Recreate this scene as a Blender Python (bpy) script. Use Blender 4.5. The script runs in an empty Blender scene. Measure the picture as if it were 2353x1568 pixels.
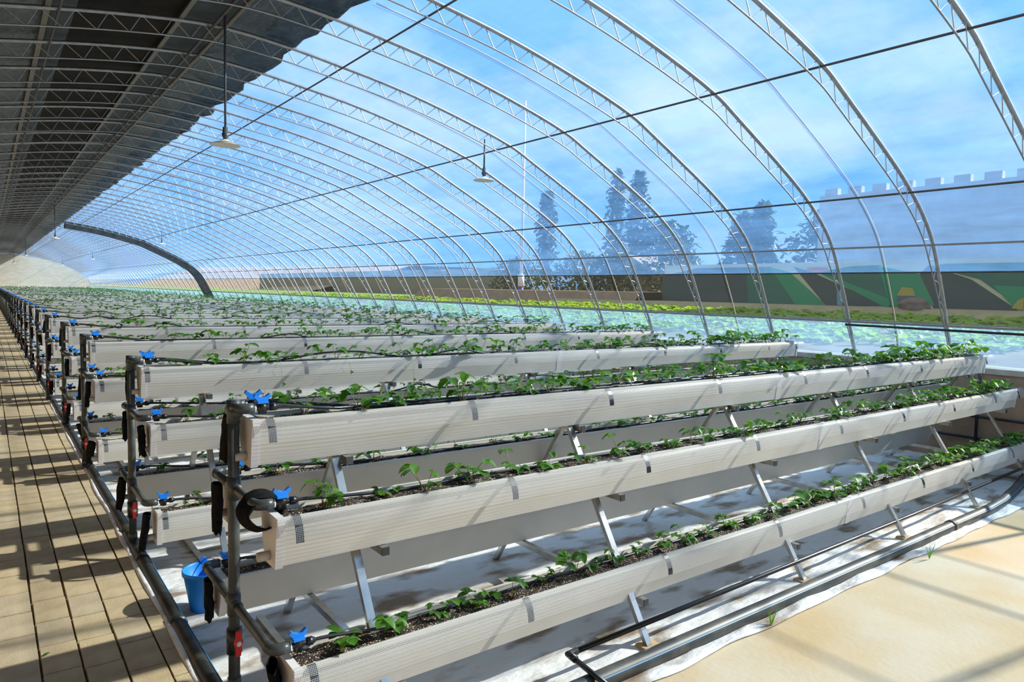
import bpy, bmesh, math, random
from mathutils import Vector, Matrix, noise

random.seed(11)
scn = bpy.context.scene
COL = scn.collection
PI = math.pi

# ------------------------------------------------------------------ camera, world, sun, exposure
cam_d = bpy.data.cameras.new('camera'); cam = bpy.data.objects.new('camera', cam_d); COL.objects.link(cam)
YAW, PITCH, ROLL, FPX = 0.6486, -0.0683, 0.0239, 1596.9
fw = Vector((math.sin(YAW)*math.cos(PITCH), math.cos(YAW)*math.cos(PITCH), math.sin(PITCH)))
rt = Vector((math.cos(YAW), -math.sin(YAW), 0)); up = rt.cross(fw)
r2 = rt*math.cos(ROLL) + up*math.sin(ROLL); u2 = up*math.cos(ROLL) - rt*math.sin(ROLL)
m3 = Matrix((r2, u2, -fw)).transposed()
CAMP = Vector((-0.9795, -3.2911, 2.0445))
cam.matrix_world = Matrix.Translation(CAMP) @ m3.to_4x4()
cam_d.sensor_width = 36.0; cam_d.lens = FPX/2353*36.0; cam_d.clip_start = 0.05; cam_d.clip_end = 2000
scn.camera = cam
scn.view_settings.view_transform = 'Standard'; scn.view_settings.look = 'None'
scn.view_settings.gamma = 1.0; scn.view_settings.use_curve_mapping = False
scn.view_settings.exposure = 0.12
scn.cycles.transparent_max_bounces = 24

SUN_EL, SUN_AZ = math.radians(32.5), math.radians(17)      # azimuth from +X towards -Y
to_sun = Vector((math.cos(SUN_EL)*math.cos(SUN_AZ), -math.cos(SUN_EL)*math.sin(SUN_AZ), math.sin(SUN_EL)))
sl = bpy.data.lights.new('sun', 'SUN'); so = bpy.data.objects.new('sun', sl); COL.objects.link(so)
sl.energy = 9.0; sl.angle = math.radians(0.9); sl.color = (1.0, 0.93, 0.80)
so.rotation_euler = to_sun.to_track_quat('Z', 'Y').to_euler(); so.location = to_sun*60

def nodes_of(tree):
    tree.nodes.clear()
    def N(t, **kw):
        n = tree.nodes.new(t)
        for k, v in kw.items():
            if k in n.inputs.keys() if hasattr(n.inputs, 'keys') else False: n.inputs[k].default_value = v
            else: setattr(n, k, v)
        return n
    return N, tree.links.new

w = bpy.data.worlds.new('sky'); scn.world = w; w.use_nodes = True
N, L = nodes_of(w.node_tree)
tc = N('ShaderNodeTexCoord'); sep = N('ShaderNodeSeparateXYZ'); L(tc.outputs['Generated'], sep.inputs[0])
ele = N('ShaderNodeMapRange'); L(sep.outputs[2], ele.inputs[0]); ele.inputs[1].default_value = -0.02; ele.inputs[2].default_value = 0.55
ramp = N('ShaderNodeValToRGB'); L(ele.outputs[0], ramp.inputs[0])
e = ramp.color_ramp.elements; e[0].position = 0; e[0].color = (0.20, 0.44, 0.88, 1); e[1].position = 1; e[1].color = (0.30, 0.62, 0.94, 1)
k = e.new(0.35); k.color = (0.15, 0.40, 0.90, 1)
dv = N('ShaderNodeMath', operation='ADD'); L(sep.outputs[2], dv.inputs[0]); dv.inputs[1].default_value = 0.28
dx = N('ShaderNodeMath', operation='DIVIDE'); L(sep.outputs[0], dx.inputs[0]); L(dv.outputs[0], dx.inputs[1])
dy = N('ShaderNodeMath', operation='DIVIDE'); L(sep.outputs[1], dy.inputs[0]); L(dv.outputs[0], dy.inputs[1])
cb = N('ShaderNodeCombineXYZ'); L(dx.outputs[0], cb.inputs[0]); L(dy.outputs[0], cb.inputs[1])
nz = N('ShaderNodeTexNoise'); nz.inputs['Scale'].default_value = 1.35; nz.inputs['Detail'].default_value = 8; nz.inputs['Roughness'].default_value = 0.58
L(cb.outputs[0], nz.inputs['Vector'])
cr = N('ShaderNodeValToRGB'); L(nz.outputs[0], cr.inputs[0])
cr.color_ramp.elements[0].position = 0.39; cr.color_ramp.elements[0].color = (0, 0, 0, 1)
cr.color_ramp.elements[1].position = 0.63; cr.color_ramp.elements[1].color = (0.9, 0.9, 0.9, 1)
ce = N('ShaderNodeMapRange'); L(sep.outputs[2], ce.inputs[0]); ce.inputs[1].default_value = 0.02; ce.inputs[2].default_value = 0.38; ce.inputs[3].default_value = 0.25
cm = N('ShaderNodeMath', operation='MULTIPLY'); L(cr.outputs[0], cm.inputs[0]); L(ce.outputs[0], cm.inputs[1])
mx = N('ShaderNodeMix', data_type='RGBA'); L(cm.outputs[0], mx.inputs[0]); L(ramp.outputs[0], mx.inputs[6]); mx.inputs[7].default_value = (0.98, 0.98, 1.0, 1)
bg = N('ShaderNodeBackground'); L(mx.outputs[2], bg.inputs[0]); bg.inputs[1].default_value = 1.0
ow = N('ShaderNodeOutputWorld'); L(bg.outputs[0], ow.inputs[0])

# ------------------------------------------------------------------ materials
MATS = {}
def base_mat(name):
    m = bpy.data.materials.new(name); m.use_nodes = True
    N, L = nodes_of(m.node_tree)
    out = N('ShaderNodeOutputMaterial'); MATS[name] = m
    return m, N, L, out

def mat(name, c1, c2=None, scale=8.0, rough=0.6, metal=0.0, bump=0.0, bscale=60.0, detail=4, coord='Object', spec=0.4, stretch=None, lo=0.35, hi=0.65):
    m, N, L, out = base_mat(name)
    p = N('ShaderNodeBsdfPrincipled'); L(p.outputs[0], out.inputs[0])
    p.inputs['Roughness'].default_value = rough; p.inputs['Metallic'].default_value = metal
    p.inputs['Specular IOR Level'].default_value = spec
    t = N('ShaderNodeTexCoord'); vec = t.outputs[coord]
    if stretch:
        mp = N('ShaderNodeMapping'); mp.inputs['Scale'].default_value = stretch; L(vec, mp.inputs[0]); vec = mp.outputs[0]
    if c2 is None: p.inputs['Base Color'].default_value = (*c1, 1)
    else:
        n = N('ShaderNodeTexNoise'); n.inputs['Scale'].default_value = scale; n.inputs['Detail'].default_value = detail; L(vec, n.inputs['Vector'])
        r = N('ShaderNodeValToRGB'); L(n.outputs[0], r.inputs[0])
        r.color_ramp.elements[0].position = lo; r.color_ramp.elements[0].color = (*c1, 1)
        r.color_ramp.elements[1].position = hi; r.color_ramp.elements[1].color = (*c2, 1)
        L(r.outputs[0], p.inputs['Base Color'])
    if bump:
        n = N('ShaderNodeTexNoise'); n.inputs['Scale'].default_value = bscale; n.inputs['Detail'].default_value = 5; L(vec, n.inputs['Vector'])
        b = N('ShaderNodeBump'); b.inputs['Strength'].default_value = bump; b.inputs['Distance'].default_value = 0.02
        L(n.outputs[0], b.inputs['Height']); L(b.outputs[0], p.inputs['Normal'])
    return m

mat('steel', (0.38, 0.39, 0.40), (0.48, 0.49, 0.50), 12, 0.38, 0.72)
mat('steel_leg', (0.44, 0.43, 0.40), (0.56, 0.55, 0.52), 9, 0.26, 0.95)
mat('dark_steel', (0.05, 0.055, 0.06), (0.09, 0.09, 0.09), 9, 0.5, 0.3)
mat('pvc_white', (0.60, 0.57, 0.50), (0.65, 0.62, 0.55), 3, 0.42, spec=0.5)
mat('pvc_cap', (0.64, 0.61, 0.60), (0.69, 0.66, 0.65), 3, 0.45)
mat('pvc_grey', (0.038, 0.044, 0.044), (0.068, 0.075, 0.072), 14, 0.38, spec=0.5)
mat('pvc_stub', (0.52, 0.46, 0.40), None, rough=0.5)
mat('black_plastic', (0.012, 0.013, 0.015), None, rough=0.32, spec=0.5)
mat('hose', (0.012, 0.013, 0.016), (0.03, 0.03, 0.033), 30, 0.3, spec=0.5)
mat('blue_plastic', (0.008, 0.25, 0.88), None, rough=0.35, spec=0.5)
mat('bucket_blue', (0.006, 0.20, 0.72), (0.01, 0.24, 0.80), 5, 0.4, spec=0.5)
mat('red_plastic', (0.72, 0.02, 0.015), None, rough=0.35, spec=0.5)
mat('white_plastic', (0.8, 0.8, 0.8), None, rough=0.4)
mat('black_cloth', (0.006, 0.006, 0.007), (0.012, 0.012, 0.012), 40, 0.95, bump=0.4, bscale=90, spec=0.1)
mat('main_pipe', (0.016, 0.019, 0.019), (0.10, 0.085, 0.06), 7, 0.42, bump=0.05, lo=0.5, hi=0.8)
mat('front_pipe_m', (0.03, 0.034, 0.034), (0.11, 0.10, 0.08), 5, 0.45, lo=0.45, hi=0.75)
mat('blue_line', (0.01, 0.22, 0.55), None, rough=0.5)
mat('paver_m', (0.37, 0.28, 0.165), (0.46, 0.365, 0.225), 6, 0.85, bump=0.15, bscale=90, coord='Object')
mat('paver_m2', (0.35, 0.275, 0.175), (0.43, 0.35, 0.235), 6, 0.85, bump=0.15, bscale=90)
mat('joint_sand', (0.13, 0.09, 0.06), (0.25, 0.17, 0.11), 25, 0.95, bump=0.3)
mat('sand', (0.50, 0.36, 0.19), (0.54, 0.465, 0.345), 1.1, 0.7, bump=0.12, bscale=25, detail=7, spec=0.3)
mat('cloth_white', (0.26, 0.19, 0.125), (0.66, 0.655, 0.65), 3.6, 0.75, bump=1.0, bscale=12, detail=12, lo=0.36, hi=0.50, stretch=(0.6, 1.5, 1))
mat('cloth_strip', (0.55, 0.52, 0.48), (0.76, 0.76, 0.77), 9, 0.75, bump=0.3, bscale=30)
mat('kerb_m', (0.30, 0.20, 0.13), (0.42, 0.30, 0.21), 2.5, 0.9, bump=0.3, bscale=20)
mat('concrete', (0.40, 0.37, 0.33), (0.52, 0.48, 0.43), 6, 0.9, bump=0.3)
mat('lamp_white', (0.75, 0.72, 0.64), None, rough=0.4)
mat('lamp_grey', (0.10, 0.12, 0.13), None, rough=0.4, metal=0.3)
mat('rail', (0.15, 0.14, 0.12), (0.2, 0.185, 0.155), 6, 0.5, metal=0.4)
mat('stem', (0.20, 0.26, 0.07), (0.30, 0.22, 0.09), 20, 0.6)
mat('crown_m', (0.07, 0.04, 0.02), (0.14, 0.09, 0.04), 40, 0.9)
mat('dry_leaf', (0.22, 0.09, 0.03), (0.35, 0.17, 0.05), 20, 0.8)
mat('rope', (0.55, 0.50, 0.40), None, rough=0.9)
mat('wood', (0.45, 0.30, 0.15), (0.55, 0.38, 0.2), 12, 0.8)
mat('grey_plate', (0.06, 0.06, 0.06), (0.09, 0.085, 0.08), 5, 0.55)
mat('roof_dark', (0.010, 0.0085, 0.007), (0.018, 0.015, 0.012), 3, 0.7, bump=0.3, bscale=8, spec=0.08)
mat('roof_grey', (0.035, 0.045, 0.048), (0.055, 0.066, 0.07), 4, 0.55, bump=0.3, bscale=10, spec=0.15)
mat('roof_teal', (0.008, 0.018, 0.022), (0.055, 0.085, 0.10), 9, 0.32, bump=1.0, bscale=16, spec=0.35, stretch=(2.2, 0.6, 1), lo=0.42, hi=0.7)
mat('curtain_m', (0.02, 0.03, 0.035), (0.05, 0.06, 0.065), 4, 0.5)
mat('field_ground', (0.16, 0.10, 0.06), (0.24, 0.16, 0.09), 1.0, 0.95, bump=0.4)
mat('dry_grass', (0.42, 0.32, 0.17), (0.34, 0.27, 0.14), 3, 0.95, bump=0.4)
mat('earth_bank', (0.34, 0.20, 0.12), (0.24, 0.17, 0.11), 2.0, 0.95, bump=0.6)
mat('hill_m', (0.50, 0.33, 0.22), (0.42, 0.30, 0.2), 0.05, 0.95)
mat('far_green', (0.16, 0.30, 0.06), (0.22, 0.36, 0.09), 0.3, 0.95)
mat('mural_cream', (0.62, 0.55, 0.34), None, rough=0.9)
mat('mural_dark', (0.055, 0.085, 0.085), None, rough=0.9)
mat('mural_green', (0.03, 0.30, 0.14), None, rough=0.9)
mat('mural_deep', (0.03, 0.16, 0.11), None, rough=0.9)
mat('mural_brown', (0.10, 0.09, 0.065), None, rough=0.9)
mat('mural_red', (0.55, 0.17, 0.10), None, rough=0.9)
mat('mural_yellow', (0.5, 0.38, 0.08), None, rough=0.9)
mat('mural_grey', (0.13, 0.13, 0.17), None, rough=0.9)
mat('mural_blue', (0.16, 0.36, 0.42), None, rough=0.9)
mat('plaster', (0.45, 0.45, 0.46), (0.52, 0.52, 0.52), 2, 0.9)
mat('roof_tile', (0.33, 0.24, 0.17), None, rough=0.8)
mat('brick_far', (0.28, 0.20, 0.14), (0.38, 0.28, 0.2), 20, 0.9)
mat('flag_white', (0.8, 0.8, 0.8), None, rough=0.5)
mat('flag_blue', (0.06, 0.08, 0.5), None, rough=0.5)
mat('bark', (0.10, 0.07, 0.05), None, rough=0.9)
mat('rock_m', (0.17, 0.12, 0.10), (0.25, 0.18, 0.14), 4, 0.95, bump=0.6)

# potting mix with white perlite grains
m, N, L, out = base_mat('soil')
p = N('ShaderNodeBsdfPrincipled'); L(p.outputs[0], out.inputs[0]); p.inputs['Roughness'].default_value = 0.95
t = N('ShaderNodeTexCoord'); v = N('ShaderNodeTexVoronoi'); v.inputs['Scale'].default_value = 120; L(t.outputs['Object'], v.inputs['Vector'])
n = N('ShaderNodeTexNoise'); n.inputs['Scale'].default_value = 14; n.inputs['Detail'].default_value = 4; L(t.outputs['Object'], n.inputs['Vector'])
r1 = N('ShaderNodeValToRGB'); L(n.outputs[0], r1.inputs[0])
r1.color_ramp.elements[0].color = (0.016, 0.011, 0.008, 1); r1.color_ramp.elements[0].position = 0.35
r1.color_ramp.elements[1].color = (0.085, 0.045, 0.026, 1); r1.color_ramp.elements[1].position = 0.7
sp = N('ShaderNodeSeparateColor'); L(v.outputs['Color'], sp.inputs[0])
gt = N('ShaderNodeMath', operation='GREATER_THAN'); L(sp.outputs[0], gt.inputs[0]); gt.inputs[1].default_value = 0.66
lt = N('ShaderNodeMath', operation='LESS_THAN'); L(v.outputs['Distance'], lt.inputs[0]); lt.inputs[1].default_value = 0.42
ml = N('ShaderNodeMath', operation='MULTIPLY'); L(gt.outputs[0], ml.inputs[0]); L(lt.outputs[0], ml.inputs[1])
mx = N('ShaderNodeMix', data_type='RGBA'); L(ml.outputs[0], mx.inputs[0]); L(r1.outputs[0], mx.inputs[6]); mx.inputs[7].default_value = (0.62, 0.55, 0.43, 1)
L(mx.outputs[2], p.inputs['Base Color'])
b = N('ShaderNodeBump'); b.inputs['Strength'].default_value = 0.9; b.inputs['Distance'].default_value = 0.006; L(v.outputs['Distance'], b.inputs['Height']); L(b.outputs[0], p.inputs['Normal'])

# leaves
def leaf_mat(name, c1, c2, tr=0.35, scale=6):
    m, N, L, out = base_mat(name)
    t = N('ShaderNodeTexCoord'); n = N('ShaderNodeTexNoise'); n.inputs['Scale'].default_value = scale; L(t.outputs['Object'], n.inputs['Vector'])
    oi = N('ShaderNodeObjectInfo')
    ad = N('ShaderNodeMath', operation='ADD'); L(n.outputs[0], ad.inputs[0]); 
    sc = N('ShaderNodeMath', operation='MULTIPLY_ADD'); L(oi.outputs['Random'], sc.inputs[0]); sc.inputs[1].default_value = 0.3; sc.inputs[2].default_value = -0.15
    L(sc.outputs[0], ad.inputs[1])
    r = N('ShaderNodeValToRGB'); L(ad.outputs[0], r.inputs[0])
    r.color_ramp.elements[0].position = 0.3; r.color_ramp.elements[0].color = (*c1, 1)
    r.color_ramp.elements[1].position = 0.72; r.color_ramp.elements[1].color = (*c2, 1)
    p = N('ShaderNodeBsdfPrincipled'); L(r.outputs[0], p.inputs['Base Color']); p.inputs['Roughness'].default_value = 0.42; p.inputs['Specular IOR Level'].default_value = 0.35
    tl = N('ShaderNodeBsdfTranslucent')
    g = N('ShaderNodeMix', data_type='RGBA', blend_type='MULTIPLY'); g.inputs[0].default_value = 1; L(r.outputs[0], g.inputs[6]); g.inputs[7].default_value = (2.0, 1.9, 0.5, 1)
    L(g.outputs[2], tl.inputs[0])
    ms = N('ShaderNodeMixShader'); ms.inputs[0].default_value = tr; L(p.outputs[0], ms.inputs[1]); L(tl.outputs[0], ms.inputs[2]); L(ms.outputs[0], out.inputs[0])
leaf_mat('leaf', (0.038, 0.125, 0.014), (0.095, 0.245, 0.028), 0.33)
leaf_mat('lettuce', (0.17, 0.32, 0.045), (0.33, 0.46, 0.11), 0.4, 1.0)
leaf_mat('tree_leaf', (0.030, 0.050, 0.018), (0.085, 0.115, 0.045), 0.25, 1.5)
leaf_mat('poplar_leaf', (0.02, 0.05, 0.035), (0.05, 0.09, 0.05), 0.2, 1.5)

# fine plastic net: grid of threads with holes (UV in metres)
def net_mat(name, cell, thread, hole_alpha, col):
    m, N, L, out = base_mat(name)
    uv = N('ShaderNodeUVMap'); s = N('ShaderNodeSeparateXYZ'); L(uv.outputs[0], s.inputs[0])
    res = []
    for i in (0, 1):
        d = N('ShaderNodeMath', operation='DIVIDE'); L(s.outputs[i], d.inputs[0]); d.inputs[1].default_value = cell
        f = N('ShaderNodeMath', operation='FRACT'); L(d.outputs[0], f.inputs[0])
        g = N('ShaderNodeMath', operation='LESS_THAN'); L(f.outputs[0], g.inputs[0]); g.inputs[1].default_value = thread
        res.append(g)
    mxm = N('ShaderNodeMath', operation='MAXIMUM'); L(res[0].outputs[0], mxm.inputs[0]); L(res[1].outputs[0], mxm.inputs[1])
    mr = N('ShaderNodeMapRange'); L(mxm.outputs[0], mr.inputs[0]); mr.inputs[3].default_value = hole_alpha; mr.inputs[4].default_value = 0.92
    df = N('ShaderNodeBsdfPrincipled'); df.inputs['Base Color'].default_value = (*col, 1); df.inputs['Roughness'].default_value = 0.4
    tl = N('ShaderNodeBsdfTranslucent'); tl.inputs[0].default_value = (*col, 1)
    a = N('ShaderNodeMixShader'); a.inputs[0].default_value = 0.35; L(df.outputs[0], a.inputs[1]); L(tl.outputs[0], a.inputs[2])
    tp = N('ShaderNodeBsdfTransparent')
    ms = N('ShaderNodeMixShader'); L(mr.outputs[0], ms.inputs[0]); L(tp.outputs[0], ms.inputs[1]); L(a.outputs[0], ms.inputs[2]); L(ms.outputs[0], out.inputs[0])
net_mat('net', 0.0072, 0.21, 0.02, (0.66, 0.67, 0.68))

def film_mat(name, tcol, scol, scat, gloss=0.05, var=0.5):
    m, N, L, out = base_mat(name)
    t = N('ShaderNodeTexCoord'); mp = N('ShaderNodeMapping'); mp.inputs['Scale'].default_value = (1.2, 0.22, 1.2); L(t.outputs['Object'], mp.inputs[0])
    n = N('ShaderNodeTexNoise'); n.inputs['Scale'].default_value = 3.0; n.inputs['Detail'].default_value = 6; n.inputs['Roughness'].default_value = 0.65; L(mp.outputs[0], n.inputs['Vector'])
    mr = N('ShaderNodeMapRange'); L(n.outputs[0], mr.inputs[0]); mr.inputs[1].default_value = 0.3; mr.inputs[2].default_value = 0.75
    mr.inputs[3].default_value = scat*(1-var); mr.inputs[4].default_value = scat*(1+var)
    tp = N('ShaderNodeBsdfTransparent'); tp.inputs[0].default_value = (*tcol, 1)
    tl = N('ShaderNodeBsdfTranslucent'); tl.inputs[0].default_value = (*scol, 1)
    gl = N('ShaderNodeBsdfGlossy'); gl.inputs['Roughness'].default_value = 0.12
    a = N('ShaderNodeMixShader'); L(mr.outputs[0], a.inputs[0]); L(tp.outputs[0], a.inputs[1]); L(tl.outputs[0], a.inputs[2])
    b = N('ShaderNodeMixShader'); b.inputs[0].default_value = gloss; L(a.outputs[0], b.inputs[1]); L(gl.outputs[0], b.inputs[2]); L(b.outputs[0], out.inputs[0])
film_mat('film', (0.84, 0.93, 1.0), (0.20, 0.47, 1.0), 0.19, 0.04, 0.4)
film_mat('film_low', (0.55, 0.70, 0.85), (0.31, 0.57, 0.95), 0.22, 0.04, 0.3)
film_mat('vent_net', (0.80, 0.80, 0.77), (0.6, 0.6, 0.55), 0.018, 0.0, 0.2)

# far brick wall
m, N, L, out = base_mat('brick_wall')
p = N('ShaderNodeBsdfPrincipled'); L(p.outputs[0], out.inputs[0]); p.inputs['Roughness'].default_value = 0.9
t = N('ShaderNodeTexCoord'); mp = N('ShaderNodeMapping'); mp.inputs['Rotation'].default_value = (PI/2, 0, 0); L(t.outputs['Object'], mp.inputs[0])
bk = N('ShaderNodeTexBrick'); L(mp.outputs[0], bk.inputs['Vector']); bk.inputs['Scale'].default_value = 1.0
bk.inputs['Color1'].default_value = (0.62, 0.57, 0.46, 1); bk.inputs['Color2'].default_value = (0.72, 0.68, 0.58, 1); bk.inputs['Mortar'].default_value = (0.52, 0.49, 0.42, 1)
bk.inputs['Brick Width'].default_value = 0.5; bk.inputs['Row Height'].default_value = 0.16; bk.inputs['Mortar Size'].default_value = 0.02
L(bk.outputs['Color'], p.inputs['Base Color'])

# ------------------------------------------------------------------ mesh helpers
class MB:
    def __init__(s): s.v = []; s.f = []; s.mi = []; s.uv = None
    def face(s, idx, mi=0): s.f.append(idx); s.mi.append(mi)
    def box(s, x0, x1, y0, y1, z0, z1, mi=0, M=None):
        b = len(s.v)
        P = [(x0,y0,z0),(x1,y0,z0),(x1,y1,z0),(x0,y1,z0),(x0,y0,z1),(x1,y0,z1),(x1,y1,z1),(x0,y1,z1)]
        if M is not None: P = [tuple(M @ Vector(q)) for q in P]
        s.v += P
        for q in ((0,3,2,1),(4,5,6,7),(0,1,5,4),(1,2,6,5),(2,3,7,6),(3,0,4,7)): s.face(tuple(b+i for i in q), mi)
        return s
    def beam(s, a, b, w, h, side=(1,0,0), mi=0):           # square bar from a to b
        a = Vector(a); b = Vector(b); d = (b-a).normalized(); sd = Vector(side); sd = (sd - d*sd.dot(d)).normalized(); n = d.cross(sd)
        i = len(s.v)
        for q in (a, b):
            for p_, r_ in ((-1,-1),(1,-1),(1,1),(-1,1)): s.v.append(tuple(q + sd*(p_*w/2) + n*(r_*h/2)))
        for q in ((0,3,2,1),(4,5,6,7),(0,1,5,4),(1,2,6,5),(2,3,7,6),(3,0,4,7)): s.face(tuple(i+t for t in q), mi)
        return s
    def tube(s, pts, r, n=8, cap=True, mi=0, ref=None):
        pts = [Vector(q) for q in pts]; rs = r if isinstance(r, (list, tuple)) else [r]*len(pts)
        i0 = len(s.v); prev = None
        for k, q in enumerate(pts):
            d = (pts[min(k+1, len(pts)-1)] - pts[max(k-1, 0)]).normalized()
            if prev is None:
                a = Vector(ref) if ref else (Vector((0,0,1)) if abs(d.z) < 0.9 else Vector((1,0,0)))
            else: a = prev
            a = (a - d*a.dot(d)).normalized(); prev = a; c = d.cross(a)
            for j in range(n):
                t = 2*PI*j/n; s.v.append(tuple(q + (a*math.cos(t) + c*math.sin(t))*rs[k]))
        for k in range(len(pts)-1):
            for j in range(n):
                s.face((i0+k*n+j, i0+k*n+(j+1)%n, i0+(k+1)*n+(j+1)%n, i0+(k+1)*n+j), mi)
        if cap:
            s.face(tuple(i0+j for j in reversed(range(n))), mi); s.face(tuple(i0+(len(pts)-1)*n+j for j in range(n)), mi)
        return s
    def lathe(s, prof, n=20, c=(0,0,0), mi=0):
        i0 = len(s.v)
        for r, z in prof:
            for j in range(n):
                t = 2*PI*j/n; s.v.append((c[0]+r*math.cos(t), c[1]+r*math.sin(t), c[2]+z))
        for k in range(len(prof)-1):
            for j in range(n): s.face((i0+k*n+j, i0+k*n+(j+1)%n, i0+(k+1)*n+(j+1)%n, i0+(k+1)*n+j), mi)
        return s
    def prism(s, poly, d0, d1, axis='y', mi=0):             # poly in the other two axes, extruded
        i0 = len(s.v); n = len(poly)
        for d in (d0, d1):
            for a, b in poly:
                s.v.append({'x': (d, a, b), 'y': (a, d, b), 'z': (a, b, d)}[axis])
        s.face(tuple(i0+j for j in range(n)), mi); s.face(tuple(i0+n+j for j in reversed(range(n))), mi)
        for j in range(n): s.face((i0+j, i0+n+j, i0+n+(j+1)%n, i0+(j+1)%n), mi)
        return s
    def grid(s, P, mi=0):                                    # P[i][j] points
        i0 = len(s.v); nj = len(P[0])
        for row in P: s.v += [tuple(q) for q in row]
        for i in range(len(P)-1):
            for j in range(nj-1): s.face((i0+i*nj+j, i0+(i+1)*nj+j, i0+(i+1)*nj+j+1, i0+i*nj+j+1), mi)
        return s
    def mesh(s, name, mats, smooth=False, fix=True):
        me = bpy.data.meshes.new(name); me.from_pydata(s.v, [], s.f)
        for mm in ([mats] if isinstance(mats, str) else mats): me.materials.append(MATS[mm])
        me.polygons.foreach_set('material_index', s.mi)
        if fix:
            bm = bmesh.new(); bm.from_mesh(me); bmesh.ops.recalc_face_normals(bm, faces=bm.faces); bm.to_mesh(me); bm.free()
        if smooth: me.polygons.foreach_set('use_smooth', [True]*len(me.polygons))
        me.update(); return me
    def build(s, name, mats, parent=None, smooth=False, fix=True, **kw):
        return ob(name, s.mesh(name, mats, smooth, fix), parent, **kw)

def ob(name, me, parent=None, loc=None, rot=None, label=None, cat=None, group=None, kind=None, scale=None):
    o = bpy.data.objects.new(name, me); COL.objects.link(o)
    if parent is not None: o.parent = parent
    if loc is not None: o.location = loc
    if rot is not None: o.rotation_euler = rot
    if scale is not None: o.scale = scale
    if label: o['label'] = label
    if cat: o['category'] = cat
    if group: o['group'] = group
    if kind: o['kind'] = kind
    return o
def empty(name, loc, label, cat, group=None, rot=None): return ob(name, None, None, loc, rot, label, cat, group)

ONES = ['', 'first','second','third','fourth','fifth','sixth','seventh','eighth','ninth','tenth','eleventh','twelfth','thirteenth','fourteenth','fifteenth','sixteenth','seventeenth','eighteenth','nineteenth']
TENS = {20:('twentieth','twenty'),30:('thirtieth','thirty'),40:('fortieth','forty'),50:('fiftieth','fifty'),60:('sixtieth','sixty'),70:('seventieth','seventy'),80:('eightieth','eighty')}
def ordn(n):
    if n < 20: return ONES[n]
    t = n//10*10
    return TENS[t][0] if n == t else TENS[t][1] + '-' + ONES[n-t]
def rackname(r): return 'the nearest rack' if r == 0 else 'the %s rack' % ordn(r+1)

# ------------------------------------------------------------------ layout numbers
ROWY = [0, 2.48, 5.217, 7.952, 10.598]
while ROWY[-1] < 90: ROWY.append(ROWY[-1] + 2.66)
NROW = len(ROWY)
XOFF = [0, -0.067, -0.111, -0.085, -0.117] + [-0.12]*NROW
LEN = 8.9
YEND = 95.0; YNEAR = -9.0
TIER = {0: (0.0, 1.42, 1), 1: (-0.3455, 1.044, 1), 2: (-0.554, 0.463, 1), 3: (0.3455, 1.044, -1), 4: (0.554, 0.463, -1)}   # near top edge y, z, net side
TNAME = {0: 'top', 1: 'middle near', 2: 'lowest near', 3: 'middle far', 4: 'lowest far'}
PROF = [(9.45,1.25),(9.2,1.76),(8.92,2.3),(8.62,2.8),(8.3,3.12),(7.9,3.40),(7.35,3.70),(6.3,4.2),(5.77,4.43),(4.8,4.70),(3.8,4.92),(2.9,5.06),(2.1,5.16),(1.3,5.20),(0.5,5.12),(-0.35,4.98),(-1.5,4.75),(-3.0,4.40)]
def catmull(P, n):
    out = []
    for i in range(len(P)-1):
        p0 = Vector(P[max(i-1,0)]); p1 = Vector(P[i]); p2 = Vector(P[i+1]); p3 = Vector(P[min(i+2,len(P)-1)])
        for k in range(n):
            t = k/n
            out.append(0.5*((2*p1) + (p2-p0)*t + (2*p0-5*p1+4*p2-p3)*t*t + (3*p1-p0-3*p2+p3)*t**3))
    out.append(Vector(P[-1])); return out
CUR = catmull(PROF, 4)                                     # kerb -> ridge -> back wall
def cur_between(xa, xb, off=0.0):                            # points of the arch between two X, pushed outwards by off
    res = []
    for i, q in enumerate(CUR):
        d = (CUR[min(i+1, len(CUR)-1)] - CUR[max(i-1, 0)]).normalized(); nrm = Vector((d.y, -d.x))
        if xb - 1e-6 <= q.x <= xa + 1e-6: res.append(q + nrm*off)
    return res
def cur_at(x, off=0.0):
    for i in range(len(CUR)-1):
        a, b = CUR[i], CUR[i+1]
        if b.x <= x <= a.x:
            t = (a.x-x)/(a.x-b.x); q = a.lerp(b, t); d = (b-a).normalized(); return q + Vector((d.y, -d.x))*off
    return CUR[-1]

# ------------------------------------------------------------------ setting
mb = MB(); nx, ny = 200, 150                                # white ground cloth, wrinkled
P = []
for i in range(nx+1):
    row = []
    for j in range(ny+1):
        x = -0.10 + (9.2+0.10)*i/nx; t = j/ny; y = -0.93 + (10+0.93)*t**1.5
        if j == 0: y += 0.035*noise.noise(Vector((x*2.2, 3, 1)))
        h = 0.018*noise.noise(Vector((x*1.7, y*2.6, 0))) + 0.026*max(0, 0.35-abs(noise.noise(Vector((x*1.9+y*0.8, y*3.2, 4)))))**1.5*2.2 + 0.008*noise.noise(Vector((x*6, y*8, 4))) + 0.014
        if j == 0: h = 0.004
        row.append((x, y, max(0.003, h)))
    P.append(row)
mb.grid(P); b0 = len(mb.v)
mb.v += [(-0.1, 10, 0.01), (9.2, 10, 0.01), (9.2, YEND, 0.01), (-0.1, YEND, 0.01)]; mb.face((b0, b0+1, b0+2, b0+3))
mb.build('floor_cloth', 'cloth_white', smooth=True, kind='structure', label='white stained woven ground cloth spread under the planting racks', cat='ground cloth')
MB().box(-3.0, 9.3, YNEAR-6, YEND, -0.3, -0.002).build('floor', 'sand', kind='structure', label='sandy earth floor of the greenhouse', cat='floor')
walk = MB().box(-1.62, -0.175, -2.2, YEND, -0.001, 0.050).build('floor_walkway', 'joint_sand', kind='structure', label='tan paved walkway along the ends of the racks', cat='walkway')
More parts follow.
